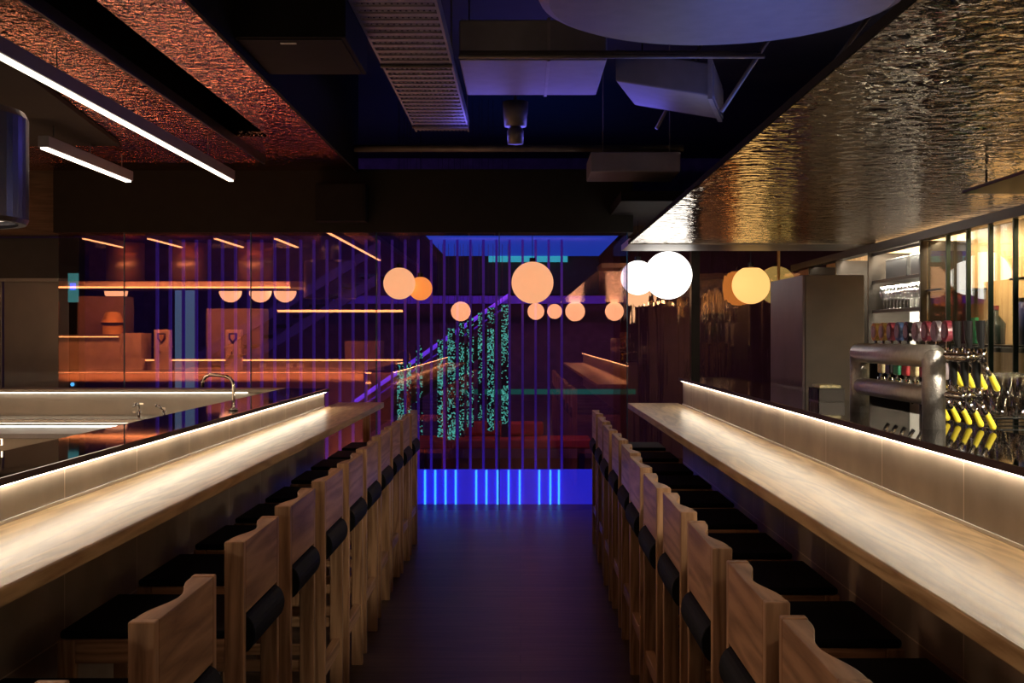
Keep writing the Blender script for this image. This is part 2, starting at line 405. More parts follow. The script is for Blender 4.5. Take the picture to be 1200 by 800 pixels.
# right hammered canopy over the bar
struct('ceiling_canopy', MB().box(.80, 2.62, -3, 8.5, 2.23, 2.245), M['steel_ceiling'])
struct('trim_5', MB().box(.794, .80, -3, 8.5, 2.226, 2.25), M['black'])
struct('trim_6', MB().box(.80, 2.62, 8.5, 9.15, 2.225, 2.27), M['steel_rough'])
struct('ceiling_right', MB().box(.80, 5, 9.15, 13, 2.62, 2.7), M['black'])
# dichroic glass, one sheet between each pair of joints
edges = [-4.12, -3.53, -2.402, -1.284, -.19, .95]
for i, (a, b) in enumerate(zip(edges, edges[1:])):
    struct('window_%d' % (i+1), MB().box(a+.004, b-.004, GY, GY+.012, 0.0, 2.47), M['glass'])
    MBj = MB().box(b-.004, b+.004, GY-.004, GY+.018, 0, 2.47)
    struct('trim_%d' % (10+i), MBj, M['glass_edge'])
struct('window_6', MB().box(.95, .962, GY+.03, 11.8, 0, 2.47), M['glass'])
# glass wall behind the globes on the right
for i, (a, b) in enumerate(((.97, 1.65), (1.73, 2.50), (2.52, 3.4))):
    struct('window_%d' % (7+i), MB().box(a, b, 11.2, 11.212, 0, 2.62), M['glass_r'])
struct('trim_20', MB().box(1.65, 1.73, 11.12, 11.25, 0, 2.62), M['frame_dark'])
struct('trim_21', MB().box(2.50, 2.52, 11.18, 11.22, 0, 2.62), M['brass'])

# ------------------------------------------------------------------ stairwell behind the glass
t = thing('light_wall', 'low blue glowing wall behind the glass at floor level', 'light panel', (0, 10.62, 0))
MB().box(-4.0, .9, 0, .04, 0, .318).build('light_panel', M['blue'], t)
for px in (498, 510, 522, 534, 558, 570, 583, 596, 609, 632, 645, 655):
    x = (px-610)*10.6/F
    MB().box(x-.009, x+.009, -.02, -.002, 0, .316).build('neon_tube', M['cyan'], t)
px = 184
i = 0
while px < 672:
    x = (px-610)*10.9/F
    o = MB().box(x-.011, x+.011, 10.89, 10.93, .0, 2.46).build('lit_fin', M['violet'])  # weak glow in place of blue light falling on the fin
    i += 1
    tag(o, 'slim upright fin with blue light painted as violet glow, %s from the lift side' % ordinal(i), 'light fin', 'violet fins with painted glow behind the glass')
    px += 15.3
# blue ceiling panel and teal strip
tag(MB().box(-.9, .93, 10.65, 13.7, 2.50, 2.53).build('ceiling_light_panel', M['blue_dim']), 'blue lit ceiling panel above the stairwell behind the glass', 'light panel')
tag(MB().box(-.38, .56, 13.70, 13.74, 2.43, 2.50).build('light_strip', M['teal']), 'teal light strip on the far edge of the stairwell ceiling', 'light strip')
struct('wall_stairwell', MB().box(-1.0, .94, 13.8, 13.9, 2.05, 3.2), M['back_green'])
struct('wall_stairwell_lower', MB().box(-9, 5, 14.6, 14.7, 0, 3.2), M['back_violet'])
o = MB().box(-2.2, 1.0, 13.5, 13.62, 1.93, 2.02).build('beam', M['violet']); tag(o, 'violet lit horizontal beam across the stairwell', 'beam')
# hanging screens of green code
cols = [(470, 425, 500, 9), (479, 425, 505, 6), (491, 405, 510, 8), (516, 398, 512, 7), (529, 385, 515, 9), (541, 378, 512, 6), (551, 372, 500, 8), (563, 366, 492, 6), (575, 360, 505, 8), (592, 357, 512, 9)]
for k, (px, y0, y1, wd) in enumerate(cols):
    Y = 11.9
    a = at(px-wd/2, y0, Y); b = at(px+wd/2, y1, Y)
    o = MB().box(a.x, b.x, Y, Y+.015, b.z, a.z).build('code_screen', M['code'])
    for e in (a.x+.01, b.x-.01): MB().tube([(e, Y+.007, a.z), (e, Y+.007, 4.0)], .002, 5).build('wire', M['frame_dark'], o)
    tag(o, 'narrow hanging screen of green code, %s from the left' % ordinal(k+1), 'screen', 'green code screens behind the glass')
t = thing('call_panel', 'narrow teal lift call panel with blue display by the lift doors', 'control panel', at(86.5, 354, 10.4))
MB().box(-.045, .045, -.02, .0, 0, .26).build('plate', glow('teal_plate', (.12, .50, .42), .6), t)
MB().box(-.025, .025, -.024, -.0205, .11, .17).build('display', glow('blue_display', (.05, .15, 1), 3.0), t)
for k in range(2):
    MB().sphere((-.005, -.02, -.74-.055*k), .018, n=12).build('button', glow('cyan_button', (.1, .5, .9), 2.5), t)
MB().box(-.045, .045, .001, .012, -1.85, .26).build('backplate', M['frame_dark'], t)
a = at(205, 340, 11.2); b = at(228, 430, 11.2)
tag(MB().box(a.x, b.x, 11.2, 11.25, 0, a.z).build('reflection_column', glow('pale_blue_reflection', (.22, .36, .45), .45)), 'pale blue glowing column standing in for a reflection in the left glass panes', 'column')  # emissive panel painted in for a pale blue reflection
a = at(525, 456, 13.2); b = at(745, 462, 13.2)
tag(MB().box(a.x, b.x, 13.2, 13.25, b.z, a.z).build('light_strip', glow('teal_reflection', (.02, .26, .17), .35)), 'dim teal glowing strip standing in for a reflected line low in the stairwell', 'light strip')  # emissive bar put in for a green reflected line
t = thing('red_bench', 'dark red upholstered bench beyond the stairwell glass', 'bench', (-.15, 12.4, 0))
red = plain('red_upholstery', (.42, .05, .04), .6, noise=.2)
MB().box(-1.0, .9, -.25, .25, .36, .46).build('seat', red, t, bevel=.02)
MB().box(-.45, .40, .10, .22, .47, .62).build('backrest', red, t, bevel=.03)
for sx in (-.9, .8): MB().box(sx-.03, sx+.03, -.2, .2, 0, .358).build('leg', M['frame_dark'], t)
area('bench_fill_light', (-.1, 12.0, 2.40), (math.radians(12), 0, 0), 1.2, .2, 6, (1, .35, .25))  # added unseen fill so the red bench shows
# staircase rising to the right
st = thing('staircase', 'dark staircase with violet neon handrail climbing behind the glass', 'staircase', (0, 12.4, 0))
A = at(330, 530, 12.4); B = at(598, 345, 12.4)
def along(t): return A.x+(B.x-A.x)*t, A.z+(B.z-A.z)*t
x0, z0 = along(0); x1, z1 = along(1)
MB().prism([(x0, z0-.45), (x1, z1-.45), (x1, z1-.20), (x0, z0-.20)], 'y', 0, .03).build('stringer', M['frame_dark'], st)
mb = MB()
for k in range(14):
    x, z = along((k+.5)/14); mb.box(x-.1, x+.1, .03, .9, z-.34, z-.31)
mb.build('tread', M['frame_dark'], st)['kind'] = 'stuff'
MB().tube([(x0, -.02, z0), (x1, -.02, z1)], .022).build('handrail', M['violet_bright'], st)
MB().tube([(x0, -.02, z0-.10), (x1, -.02, z1-.10)], .009).build('lower_rail', M['violet'], st)
st2 = thing('staircase', 'dark upper flight of stairs seen through the left glass panes', 'staircase', (0, 12.8, 0))
A = at(90, 500, 12.8); B = at(440, 285, 12.8); x0, z0 = along(0); x1, z1 = along(1)
for dz in (0, -.35):
    MB().prism([(x0, z0-.12+dz), (x1, z1-.12+dz), (x1, z1+dz), (x0, z0+dz)], 'y', 0, .05).build('stringer', M['purple_wall'], st2)
mb = MB()
for k in range(18):
    x, z = along((k+.5)/18); mb.box(x-.1, x+.1, .05, .9, z-.32, z-.28)
mb.build('tread', M['frame_dark'], st2)['kind'] = 'stuff'

# ------------------------------------------------------------------ pendant globes
def globe(c, r, m, label, top, group='round globe pendant lamps', flat=1.0):
    t = thing('globe_pendant', label, 'pendant lamp', (c[0], c[1], c[2]), group)
    prof = []
    for k in range(25):
        a = -PI/2+PI*k/24*flat; prof.append((r*math.cos(a), r*math.sin(a)))
    prof[0] = (0, -r); prof[-1] = (0, prof[-1][1]) if flat == 1 else prof[-1]
    if flat < 1: prof.append((0, prof[-1][1]))
    MB().lathe((0, 0, 0), prof, 40).build('globe', m, t, smooth=True)
    MB().lathe((0, 0, r*.97), [(0, 0), (.028, 0), (.028, .04), (0, .04)], 16).build('fitting', M['black_plastic'], t)
    MB().tube([(0, 0, r), (0, 0, top-c[2])], .003, 6).build('cord', M['black_plastic'], t)
    return t
g = at(783, 322.5, 9.9); globe(g, .205, M['globe'], 'bright white globe pendant at the far end of the right bar', 2.62)
g = at(728, 325, 10.7); globe((g.x+.16, 10.75, g.z), .16, M['globe'], 'white globe pendant mostly hidden behind the edge of the glass', 2.62)
g = at(880, 334, 10.9); globe(g, .178, M['globe_amber'], 'amber globe with flattened top above the dark glass wall', 2.62, flat=.86)
g = at(910, 334, 11.6); globe(g, .19, M['globe_amber'], 'amber globe half hidden behind the mauve stone cabinet', 2.62)
g = at(624, 331, 10.62); globe(g, .193, M['globe_peach'], 'peach globe pendant in the middle of the stairwell glass', 2.49)
g = at(468, 332, 10.58); globe(g, .146, M['globe_peach'], 'peach globe standing in for a reflection, the larger of the left pair behind glass', 3.9)  # glowing globe put in where a reflection appears
g = at(489, 338, 10.60+.17); globe((g.x+.03, g.y, g.z), .11, M['globe_dim'], 'orange globe pendant close behind the left peach one', 3.9)
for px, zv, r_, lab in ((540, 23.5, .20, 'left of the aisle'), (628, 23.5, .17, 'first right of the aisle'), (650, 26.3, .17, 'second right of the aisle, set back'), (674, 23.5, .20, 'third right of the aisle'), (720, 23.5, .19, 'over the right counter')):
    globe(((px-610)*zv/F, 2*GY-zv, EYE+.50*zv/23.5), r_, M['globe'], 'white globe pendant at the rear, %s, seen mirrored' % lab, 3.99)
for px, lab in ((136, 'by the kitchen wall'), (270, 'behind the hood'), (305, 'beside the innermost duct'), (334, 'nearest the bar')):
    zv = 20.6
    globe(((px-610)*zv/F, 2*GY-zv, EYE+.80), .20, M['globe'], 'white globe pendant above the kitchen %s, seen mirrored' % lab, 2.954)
# ------------------------------------------------------------------ bars
def bar(side, xe, xp, z_end_top, z_end_body, ph, slab_w, dm, trim):
    """xe: lateral of the oak edge, xp: lateral of the splash panel, ph: height of the panel top"""
    s = 1 if xe > 0 else -1
    lab = 'left' if s < 0 else 'right'
    def bx(mb, a, b, *r):
        a, b = sorted((a, b)); return mb.box(a, b, *r)
    y0 = -1.2
    t = thing('bar_counter', 'long oak bar counter along the %s row of stools' % lab, 'bar counter', ((xe+xp)/2, 3, 0))
    def P(o): o.location = (-t.location.x, -t.location.y, 0); return o
    P(bx(MB(), xe, xp-s*.001, y0, z_end_top, 1.01, 1.05).build('countertop', M['oak_top'], t, bevel=.004))
    if s < 0:
        P(bx(MB(), xe-.10, xe-.15, z_end_top-.065, z_end_top-.015, 0, 1.008).build('leg', M['oak_v'], t))
    b = thing('tiled_bar', 'stone tiled bar front with lit splash panel on the %s' % lab, 'bar front', (xp, 3, 0))
    def Q(o): o.location = (-xp, -3, 0); return o
    Q(bx(MB(), xp+s*.0, xp+s*.24, y0, z_end_body, 0, ph).build('body', dm, b))
    Q(bx(MB(), xp-s*.006, xp-s*.0005, y0, z_end_body, 1.051, 1.060).build('trim_strip', M['alu'], b))
    c = thing('bar_ledge', 'polished black stone ledge with hidden light strip on the %s bar' % lab, 'ledge', (xp, 3, 0))
    def U(o): o.location = (-xp, -3, 0); return o
    U(bx(MB(), xp-s*.022, xp+s*slab_w, y0, z_end_body+.06, ph+.006, ph+.026).build('slab', M['stone'], c, bevel=.002))
    U(bx(MB(), xp-s*.0245, xp-s*.0225, y0, z_end_body+.06, ph+.005, ph+.0255).build('edge_strip', M['slab_edge'], c))
    U(bx(MB(), xp-s*.015, xp-s*.002, y0, z_end_body-.01, ph+.0005, ph+.0055).build('light_strip', M['led'], c))
bar('left', -1.03, -1.377, 8.69, 8.08, 1.154, .29, M['die'], 0)
bar('right', .80, 1.177, 8.60, 8.35, 1.222, .36, M['die_r'], 0)

# ------------------------------------------------------------------ stools
SW, SD = .455, .50
def make_stool():
    # local: x = away from the aisle (towards the bar), y = along the bar, origin on the floor at the middle of the aisle face
    t = thing('bar_stool', 'stool', 'bar stool', (0, 0, 0), 'oak bar stools with black seats')
    h = SW/2
    # backrest: solid block, hollowed towards the sitter
    lw = .030; hb = h-lw-.0005
    n = 24; inner = []
    for k in range(n+1):
        y = hb-2*hb*k/n; u = abs(y)/hb
        tt = .050 if u > .86 else .020+.030*(.5-.5*math.cos(PI*u/.86))
        inner.append((tt, y))
    MB().prism([(0, -hb), (0, hb)] + inner, 'z', .80, .996).build('backrest', M['oak'], t, bevel=.002)
    for sy in (-1, 1):
        y0, y1 = sorted((sy*h, sy*(h-lw)))
        MB().box(0, .052, y0, y1, 0, .997).build('rear_leg', M['oak_v'], t, bevel=.003)
        MB().box(SD-.046, SD, y0, y1, 0, .735).build('front_leg', M['oak_v'], t, bevel=.004)
        MB().box(.0525, SD-.0465, y0+.003, y1-.003, .670, .735).build('seat_rail', M['oak_x'], t, bevel=.003)
        MB().box(.0525, SD-.0465, y0+.005, y1-.005, .335, .375).build('stretcher', M['oak_x'], t, bevel=.003)
    MB().box(SD-.040, SD-.006, -h+.0305, h-.0305, .670, .735).build('seat_rail', M['oak'], t, bevel=.003)
    MB().box(SD-.040, SD-.006, -h+.0305, h-.0305, .225, .275).build('footrest', M['oak'], t, bevel=.003)
    MB().box(.008, .040, -h+.0305, h-.0305, .235, .290).build('stretcher', M['oak'], t, bevel=.003)
    # seat pad
    MB().box(.0525, SD-.004, -h+.004, h-.004, .7355, .758).build('seat', M['fabric'], t, bevel=.008, seg=3)
    # rolled back edge of the pad, bulging out between the rear legs
    prof = []
    for k in range(13):
        a = PI/2+PI*k/12; prof.append((.012+.036*math.cos(a), .742+.052*math.sin(a)))
    prof = [(.05, .794)] + prof + [(.05, .690)]
    MB().prism(prof, 'y', -h+.0305, h-.0305).build('seat_roll', M['fabric'], t, bevel=.004)
    return t
proto = reg(make_stool())
ordn = ['nearest', 'second', 'third', 'fourth', 'fifth', 'sixth', 'seventh', 'eighth', 'ninth', 'tenth', 'farthest']
Ls = [(1.40, -.725), (2.225, -.707), (3.09, -.743), (3.74, -.747), (4.38, -.744), (5.0, -.745), (5.62, -.7515), (6.33, -.767), (6.97, -.775), (7.52, -.767), (8.14, -.769)]
Rs = [(1.83, .512), (2.39, .508), (2.998, .4997), (3.615, .5026), (4.19, .495), (4.84, .502), (5.45, .5167), (6.12, .521), (6.73, .5157), (7.43, .528), (8.16, .535)]
first = True
for row, lst in (('left', Ls), ('right', Rs)):
    for k, (y, x) in enumerate(lst):
        o = proto if first else copy_tree(proto); first = False
        o.location = (x, y+SW/2, 0); o.rotation_euler = (0, 0, PI if row == 'left' else 0)
        o['label'] = 'oak bar stool with black seat, %s from the camera in the %s row' % (ordn[k], row)
        o['group'] = 'bar stools along the %s counter' % row

# ------------------------------------------------------------------ left bar: return bench, taps
t = thing('bar_return', 'low stainless return bar with lit ledge across the end of the kitchen', 'bar counter', (-4.5, 8.0, 0))
MB().box(-3.5, 2.82, -.02, .22, 1.16, 1.18).build('slab', M['steel_rough'], t)
MB().box(-3.5, 2.60, .0, .02, 1.153, 1.1595).build('light_strip', M['led_soft'], t)
MB().box(-3.5, 2.82, .02, .20, 0, 1.1525).build('body', M['steel_rough'], t)
t = thing('sink_bench', 'pale topped stainless work bench below the lit return ledge', 'bench', (-4.5, 7.4, 0))
MB().box(-3.5, 2.3, .22, .60, .97, 1.0).build('upstand', M['steel'], t, bevel=.004)
MB().box(-3.5, 2.3, -.33, .215, .92, .95).build('worktop', M['marble'], t, bevel=.003)
MB().box(-3.5, 2.3, .203, .214, .9505, .958).build('light_strip', M['led_soft'], t)
MB().box(-3.5, 2.25, -.28, .2, 0, .918).build('cabinet', M['steel_rough'], t)
# small pair of taps on the bench
for px, lab in ((163, 'small chrome cross handle tap standing on the sink bench'), (192, 'small chrome lever tap at the right end of the sink bench')):
    p = at(px, 492, 7.75)
    t = thing('tap', lab, 'tap', (p.x, 7.75, 1.0))
    MB().tube([(0, 0, 0), (0, 0, .05)], .012).build('body', M['chrome'], t, smooth=True)
    if px == 163:
        MB().tube([(0, 0, .05), (0, 0, .085), (-.01, -.03, .095), (-.02, -.06, .08)], .008).build('spout', M['chrome'], t, smooth=True)
        MB().box(-.03, .03, -.006, .006, .088, .10).box(-.04, -.02, -.008, .008, .03, .045).build('handle', M['chrome'], t)
    else:
        MB().tube([(0, 0, .05), (-.04, 0, .082), (-.055, 0, .08)], .008).build('spout', M['chrome'], t, smooth=True)
        MB().box(-.01, .012, -.006, .006, .05, .07).build('handle', M['chrome'], t)
# gooseneck tap on the black ledge
t = thing('gooseneck_tap', 'tall square gooseneck chrome tap on the left black ledge', 'tap', (-1.42, 5.7, 1.180))
MB().tube([(0, 0, 0), (0, 0, .012)], .022, 20).build('base', M['chrome'], t, smooth=True)
pts = [(0, 0, .01), (.0, 0, .06), (.0, 0, .115), (-.004, 0, .140), (-.016, 0, .160), (-.036, 0, .170), (-.075, 0, .176), (-.115, 0, .178), (-.140, 0, .168), (-.152, 0, .148), (-.154, 0, .115)]
MB().tube(pts, .0085, 14).build('spout', M['chrome'], t, smooth=True)
MB().tube([(0, 0, .03), (.01, -.035, .038)], .005, 10).build('lever', M['chrome'], t, smooth=True)

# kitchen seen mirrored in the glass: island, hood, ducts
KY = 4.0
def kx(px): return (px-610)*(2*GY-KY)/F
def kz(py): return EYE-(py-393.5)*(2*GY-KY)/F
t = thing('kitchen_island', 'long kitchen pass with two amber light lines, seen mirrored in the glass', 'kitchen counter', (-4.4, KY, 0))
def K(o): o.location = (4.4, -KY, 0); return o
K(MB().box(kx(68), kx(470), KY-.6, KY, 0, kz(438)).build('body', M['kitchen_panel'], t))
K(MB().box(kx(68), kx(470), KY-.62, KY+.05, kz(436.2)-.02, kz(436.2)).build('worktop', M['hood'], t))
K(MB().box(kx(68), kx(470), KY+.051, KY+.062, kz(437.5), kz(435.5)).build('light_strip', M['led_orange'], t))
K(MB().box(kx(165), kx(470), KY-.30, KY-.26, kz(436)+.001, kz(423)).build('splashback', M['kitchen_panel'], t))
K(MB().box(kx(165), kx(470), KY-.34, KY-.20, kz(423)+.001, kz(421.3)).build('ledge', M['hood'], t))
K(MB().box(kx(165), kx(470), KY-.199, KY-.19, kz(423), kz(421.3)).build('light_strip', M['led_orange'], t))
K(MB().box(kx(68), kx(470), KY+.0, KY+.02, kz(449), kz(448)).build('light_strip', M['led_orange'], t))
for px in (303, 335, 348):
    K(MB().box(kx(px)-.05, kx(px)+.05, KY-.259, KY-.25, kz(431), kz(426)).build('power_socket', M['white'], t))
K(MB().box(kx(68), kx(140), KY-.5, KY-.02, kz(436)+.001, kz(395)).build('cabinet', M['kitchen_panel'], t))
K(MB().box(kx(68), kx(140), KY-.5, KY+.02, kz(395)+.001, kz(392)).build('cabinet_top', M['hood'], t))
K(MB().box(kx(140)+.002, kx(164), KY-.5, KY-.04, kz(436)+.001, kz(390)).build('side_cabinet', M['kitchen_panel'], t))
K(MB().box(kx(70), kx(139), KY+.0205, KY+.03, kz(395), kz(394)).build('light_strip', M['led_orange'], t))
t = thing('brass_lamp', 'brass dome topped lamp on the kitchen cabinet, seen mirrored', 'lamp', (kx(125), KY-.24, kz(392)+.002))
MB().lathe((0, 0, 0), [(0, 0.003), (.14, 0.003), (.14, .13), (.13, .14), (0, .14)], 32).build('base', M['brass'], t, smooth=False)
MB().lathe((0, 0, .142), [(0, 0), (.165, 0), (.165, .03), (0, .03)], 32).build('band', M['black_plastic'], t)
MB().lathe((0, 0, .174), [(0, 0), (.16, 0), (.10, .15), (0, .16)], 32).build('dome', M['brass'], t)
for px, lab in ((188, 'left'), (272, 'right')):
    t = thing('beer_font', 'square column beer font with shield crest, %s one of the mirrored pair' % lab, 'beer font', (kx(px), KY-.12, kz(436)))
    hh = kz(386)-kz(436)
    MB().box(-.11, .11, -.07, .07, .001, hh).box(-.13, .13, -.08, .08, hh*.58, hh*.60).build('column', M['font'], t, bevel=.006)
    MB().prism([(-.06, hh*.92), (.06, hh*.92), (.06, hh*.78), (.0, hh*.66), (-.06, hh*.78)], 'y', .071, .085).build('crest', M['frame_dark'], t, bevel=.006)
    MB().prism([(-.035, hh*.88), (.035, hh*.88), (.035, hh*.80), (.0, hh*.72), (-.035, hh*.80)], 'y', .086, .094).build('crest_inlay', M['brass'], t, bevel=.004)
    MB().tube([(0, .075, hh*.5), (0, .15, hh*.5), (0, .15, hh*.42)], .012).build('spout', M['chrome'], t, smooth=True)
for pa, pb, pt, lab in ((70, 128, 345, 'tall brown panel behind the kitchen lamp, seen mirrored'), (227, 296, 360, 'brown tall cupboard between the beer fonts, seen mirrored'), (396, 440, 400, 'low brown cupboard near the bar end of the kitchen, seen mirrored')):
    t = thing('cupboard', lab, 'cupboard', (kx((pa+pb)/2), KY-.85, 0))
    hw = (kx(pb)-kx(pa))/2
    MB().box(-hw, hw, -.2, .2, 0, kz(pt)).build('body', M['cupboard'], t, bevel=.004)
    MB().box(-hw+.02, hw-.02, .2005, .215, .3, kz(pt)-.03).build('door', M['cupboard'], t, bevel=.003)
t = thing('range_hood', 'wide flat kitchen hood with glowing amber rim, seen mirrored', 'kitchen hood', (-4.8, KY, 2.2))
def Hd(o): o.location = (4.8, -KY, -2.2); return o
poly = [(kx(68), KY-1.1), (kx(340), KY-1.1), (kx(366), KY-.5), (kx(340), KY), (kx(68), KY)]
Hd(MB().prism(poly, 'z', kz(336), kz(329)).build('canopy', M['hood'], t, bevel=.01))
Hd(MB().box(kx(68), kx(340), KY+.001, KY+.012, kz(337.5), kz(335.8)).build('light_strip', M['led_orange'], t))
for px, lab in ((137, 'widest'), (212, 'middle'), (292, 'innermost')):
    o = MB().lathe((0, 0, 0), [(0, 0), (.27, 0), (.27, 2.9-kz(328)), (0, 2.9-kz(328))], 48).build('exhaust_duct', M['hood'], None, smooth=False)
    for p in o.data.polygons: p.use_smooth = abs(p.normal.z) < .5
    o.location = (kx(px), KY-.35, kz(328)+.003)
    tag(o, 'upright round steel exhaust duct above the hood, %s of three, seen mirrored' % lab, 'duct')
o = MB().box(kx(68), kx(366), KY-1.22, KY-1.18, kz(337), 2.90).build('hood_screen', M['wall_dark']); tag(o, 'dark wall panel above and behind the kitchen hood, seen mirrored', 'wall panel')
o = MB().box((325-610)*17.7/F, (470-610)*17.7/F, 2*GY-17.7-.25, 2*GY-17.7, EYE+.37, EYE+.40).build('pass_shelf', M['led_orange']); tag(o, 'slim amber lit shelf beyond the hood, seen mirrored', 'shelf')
# the round steel hood that hangs at the left edge of the picture
t = thing('round_hood', 'hanging round steel hood at the left edge of the picture', 'hood', (-2.55, 5.1, 2.05))
MB().lathe((0, 0, 0), [(.30, 0), (.335, .0), (.345, .02), (.345, .47), (.33, .50), (.12, .52), (.12, .90), (0, .90)], 56).build('drum', M['dark_steel'], t, smooth=False)
MB().lathe((0, 0, .03), [(0, 0), (.29, 0), (.29, .01), (0, .01)], 40).build('diffuser', glow('dim_diffuser', (1, .88, .7), .8), t)

# ------------------------------------------------------------------ linear lamps
def linear(x, y0, y1, z, wdt, lab):
    t = thing('linear_lamp', lab, 'lamp', (x, (y0+y1)/2, z))
    L = (y1-y0)/2
    MB().box(-wdt/2, wdt/2, -L, L, .012, .085).build('housing', M['duct'], t, bevel=.003)
    MB().box(-wdt*.3, wdt*.3, -L+.01, L-.01, 0, .0115).build('diffuser', M['led_fix'], t)
    for s in (-.8, 0, .8):
        MB().tube([(0, s*L, .085), (0, s*L, 2.94-z)], .004, 6).build('suspension_rod', M['pipe'], t)
linear(-2.24, 2.2, 8.93, 2.745, .055, 'long thin glowing linear lamp under the left hammered ceiling')
linear(-3.05, 7.36, 8.97, 2.745, .07, 'short glowing linear lamp left of the long one')

for x in (-5.4, -4.6, -3.77, -3.03):
    linear(x, 4.9, 6.3, 2.745, .06, 'short linear lamp over the kitchen, %s, seen mirrored' % {-5.4: 'leftmost', -4.6: 'second from left', -3.77: 'third from left', -3.03: 'rightmost'}[x])
# ------------------------------------------------------------------ open ceiling services
t = thing('cable_tray', 'perforated steel cable tray hanging in the open ceiling', 'cable tray', (-.64, 5, 3.25))
mb = MB()
y = -3.6
MB().box(-.235, -.22, -4, 4.6, 0, .09).build('side_rail', M['tray'], t)
MB().box(.20, .215, -4, 4.6, 0, .09).build('side_rail', M['tray'], t)
mb = MB()
while y < 4.55:
    mb.box(-.2195, .1995, y, y+.055, .0, .006)
    for k in range(13): mb.box(-.2+.031*k, -.2+.031*k+.018, y+.075, y+.095, .0, .005)
    mb.box(-.2195, .1995, y+.058, y+.062, .0, .03)
    y += .13
o = mb.build('rung', M['tray'], t); o['kind'] = 'stuff'
for yy in (-1.0, .6, 2.2, 4.3):
    MB().tube([(-.235, yy, -.013), (.215, yy, -.013)], .012, 8).build('support_bar', M['pipe'], t)
    for sx in (-.228, .208): MB().tube([(sx, yy, -.01), (sx, yy, .74)], .006, 6).build('hanger', M['pipe'], t)
t = thing('fan_coil_unit', 'black square air unit hung beside the hammered ceiling', 'air conditioner', (-1.165, 6.2, 3.05))
MB().box(-.285, .285, -.41, .41, 0, .30).build('casing', M['black'], t, bevel=.006)
MB().box(-.26, .26, -.385, .385, -.006, -.0005).build('grille', M['black'], t)
MB().box(-.06, .02, -.33, -.31, -.010, -.0065).build('badge', M['white'], t)
t = thing('wall_speaker', 'black loudspeaker box fixed below the bulkhead on the left', 'speaker', (-1.57, 10.06, 2.55))
MB().box(-.22, .22, -.02, .165, 0, .33).build('cabinet', M['black'], t, bevel=.006)
MB().box(-.20, .20, -.026, -.0205, .02, .31).build('grille', M['black'], t)
def pipe(name, p, q, r, lab, m='pipe'):
    o = MB().tube([p, q], r, 14).build(name, M[m], smooth=True); tag(o, lab, 'pipe', None); return o
pipe('pipe', (-.38, 7.2, 3.31), (1.5, 7.2, 3.31), .022, 'upper of two grey pipes crossing the open ceiling')
pipe('pipe', (-.38, 7.08, 3.268), (1.5, 7.08, 3.268), .014, 'thin pipe just below the upper crossing pipe')
pipe('pipe', (-1.43, 9.9, 3.16), (1.4, 9.9, 3.16), .03, 'grey pipe crossing the ceiling just above the bulkhead')
for k, (p, q) in enumerate((((2.1, 5.2, 2.9), (2.6, 5.2, 3.99)), ((1.75, 7.0, 3.0), (2.5, 7.1, 3.99)), ((1.30, 7.45, 3.0), (1.95, 7.5, 3.99)), ((1.05, 8.9, 3.15), (1.5, 9.0, 3.99)))):
    pipe('conduit', p, q, .014, 'slanting thin conduit on the right of the open ceiling, %s' % ('closest to the camera', 'second from the camera', 'third, beside the canopy edge', 'farthest and lowest')[k])
t = thing('air_duct', 'wide flat blue lit air duct across the open ceiling', 'duct', (.05, 7.85, 3.30))
MB().box(-.44, .5, -.53, .53, 0, .26).build('duct_body', M['duct'], t, bevel=.01)
MB().box(.12, .14, -.54, .54, -.008, .27).build('flange', M['tray'], t)
for sx in (-.4, .4): MB().tube([(sx, 0, .26), (sx, 0, .69)], .006, 6).build('hanger', M['pipe'], t)
t = thing('air_duct', 'slanting branch duct right of the flat one', 'duct', (1.06, 8.15, 3.20), rz=-.25)
MB().prism([(-.32, .08), (.34, -.06), (.34, .16), (-.32, .30)], 'y', -.42, .42).build('duct_body', M['duct'], t, bevel=.01)
MB().box(.30, .33, -.43, .43, -.075, .19).build('flange', M['tray'], t)
for sx in (-.2, .2): MB().tube([(sx, 0, .15), (sx, 0, .79)], .006, 6).build('hanger', M['pipe'], t)
t = thing('air_duct', 'small stepped duct end low beside the canopy', 'duct', (.98, 9.5, 2.86))
MB().box(-.42, .3, -.3, .3, 0, .16).build('duct_body', M['duct'], t, bevel=.01)
for sx in (-.3, .25): MB().tube([(sx, 0, .16), (sx, 0, 1.13)], .006, 6).build('hanger', M['pipe'], t)
t = thing('round_duct', 'large pale round duct end at the top of the picture', 'duct', (1.05, 6.0, 3.29))
MB().lathe((0, 0, 0), [(0, 0), (.90, 0), (.95, .02), (.97, .06), (.97, .70), (0, .70)], 64).build('duct_body', M['duct'], t, smooth=False)
t = thing('ceiling_projector', 'small round ceiling projector hanging in the open ceiling', 'projector', (-.04, 9.0, 3.05))
MB().lathe((0, 0, .0), [(0, 0), (.06, 0), (.065, .10), (.045, .13), (0, .13)], 24).build('lens', M['pipe'], t, smooth=True)
MB().lathe((0, 0, .135), [(0, 0), (.085, 0), (.095, .10), (.10, .19), (0, .19)], 24).build('housing', M['pipe'], t, smooth=True)
MB().tube([(0, 0, .32), (0, 0, .94)], .012, 8).build('rod', M['pipe'], t)

# ------------------------------------------------------------------ right bar: cabinet, back bar, beer tower
t = thing('stone_cabinet', 'tall taupe stone clad cabinet standing behind the right bar', 'cabinet', (1.9, 7.4, 0))
MB().box(-.17, .19, -.4, .5, 0, 1.92).build('body', M['taupe'], t, bevel=.006)
MB().box(-.185, -.171, -.395, .5, 0, 1.92).build('side_panel', M['purple_stone'], t)
t = thing('work_shelf', 'dark polished work shelf behind the right ledge', 'shelf', (1.86, 4.6, 0))
MB().box(-.28, .55, -3.2, 1.6, 1.165, 1.195).build('top', M['stone'], t, bevel=.003)
MB().box(-.24, .5, -3.2, 1.55, 0, 1.163).build('cabinet', M['frame_dark'], t)
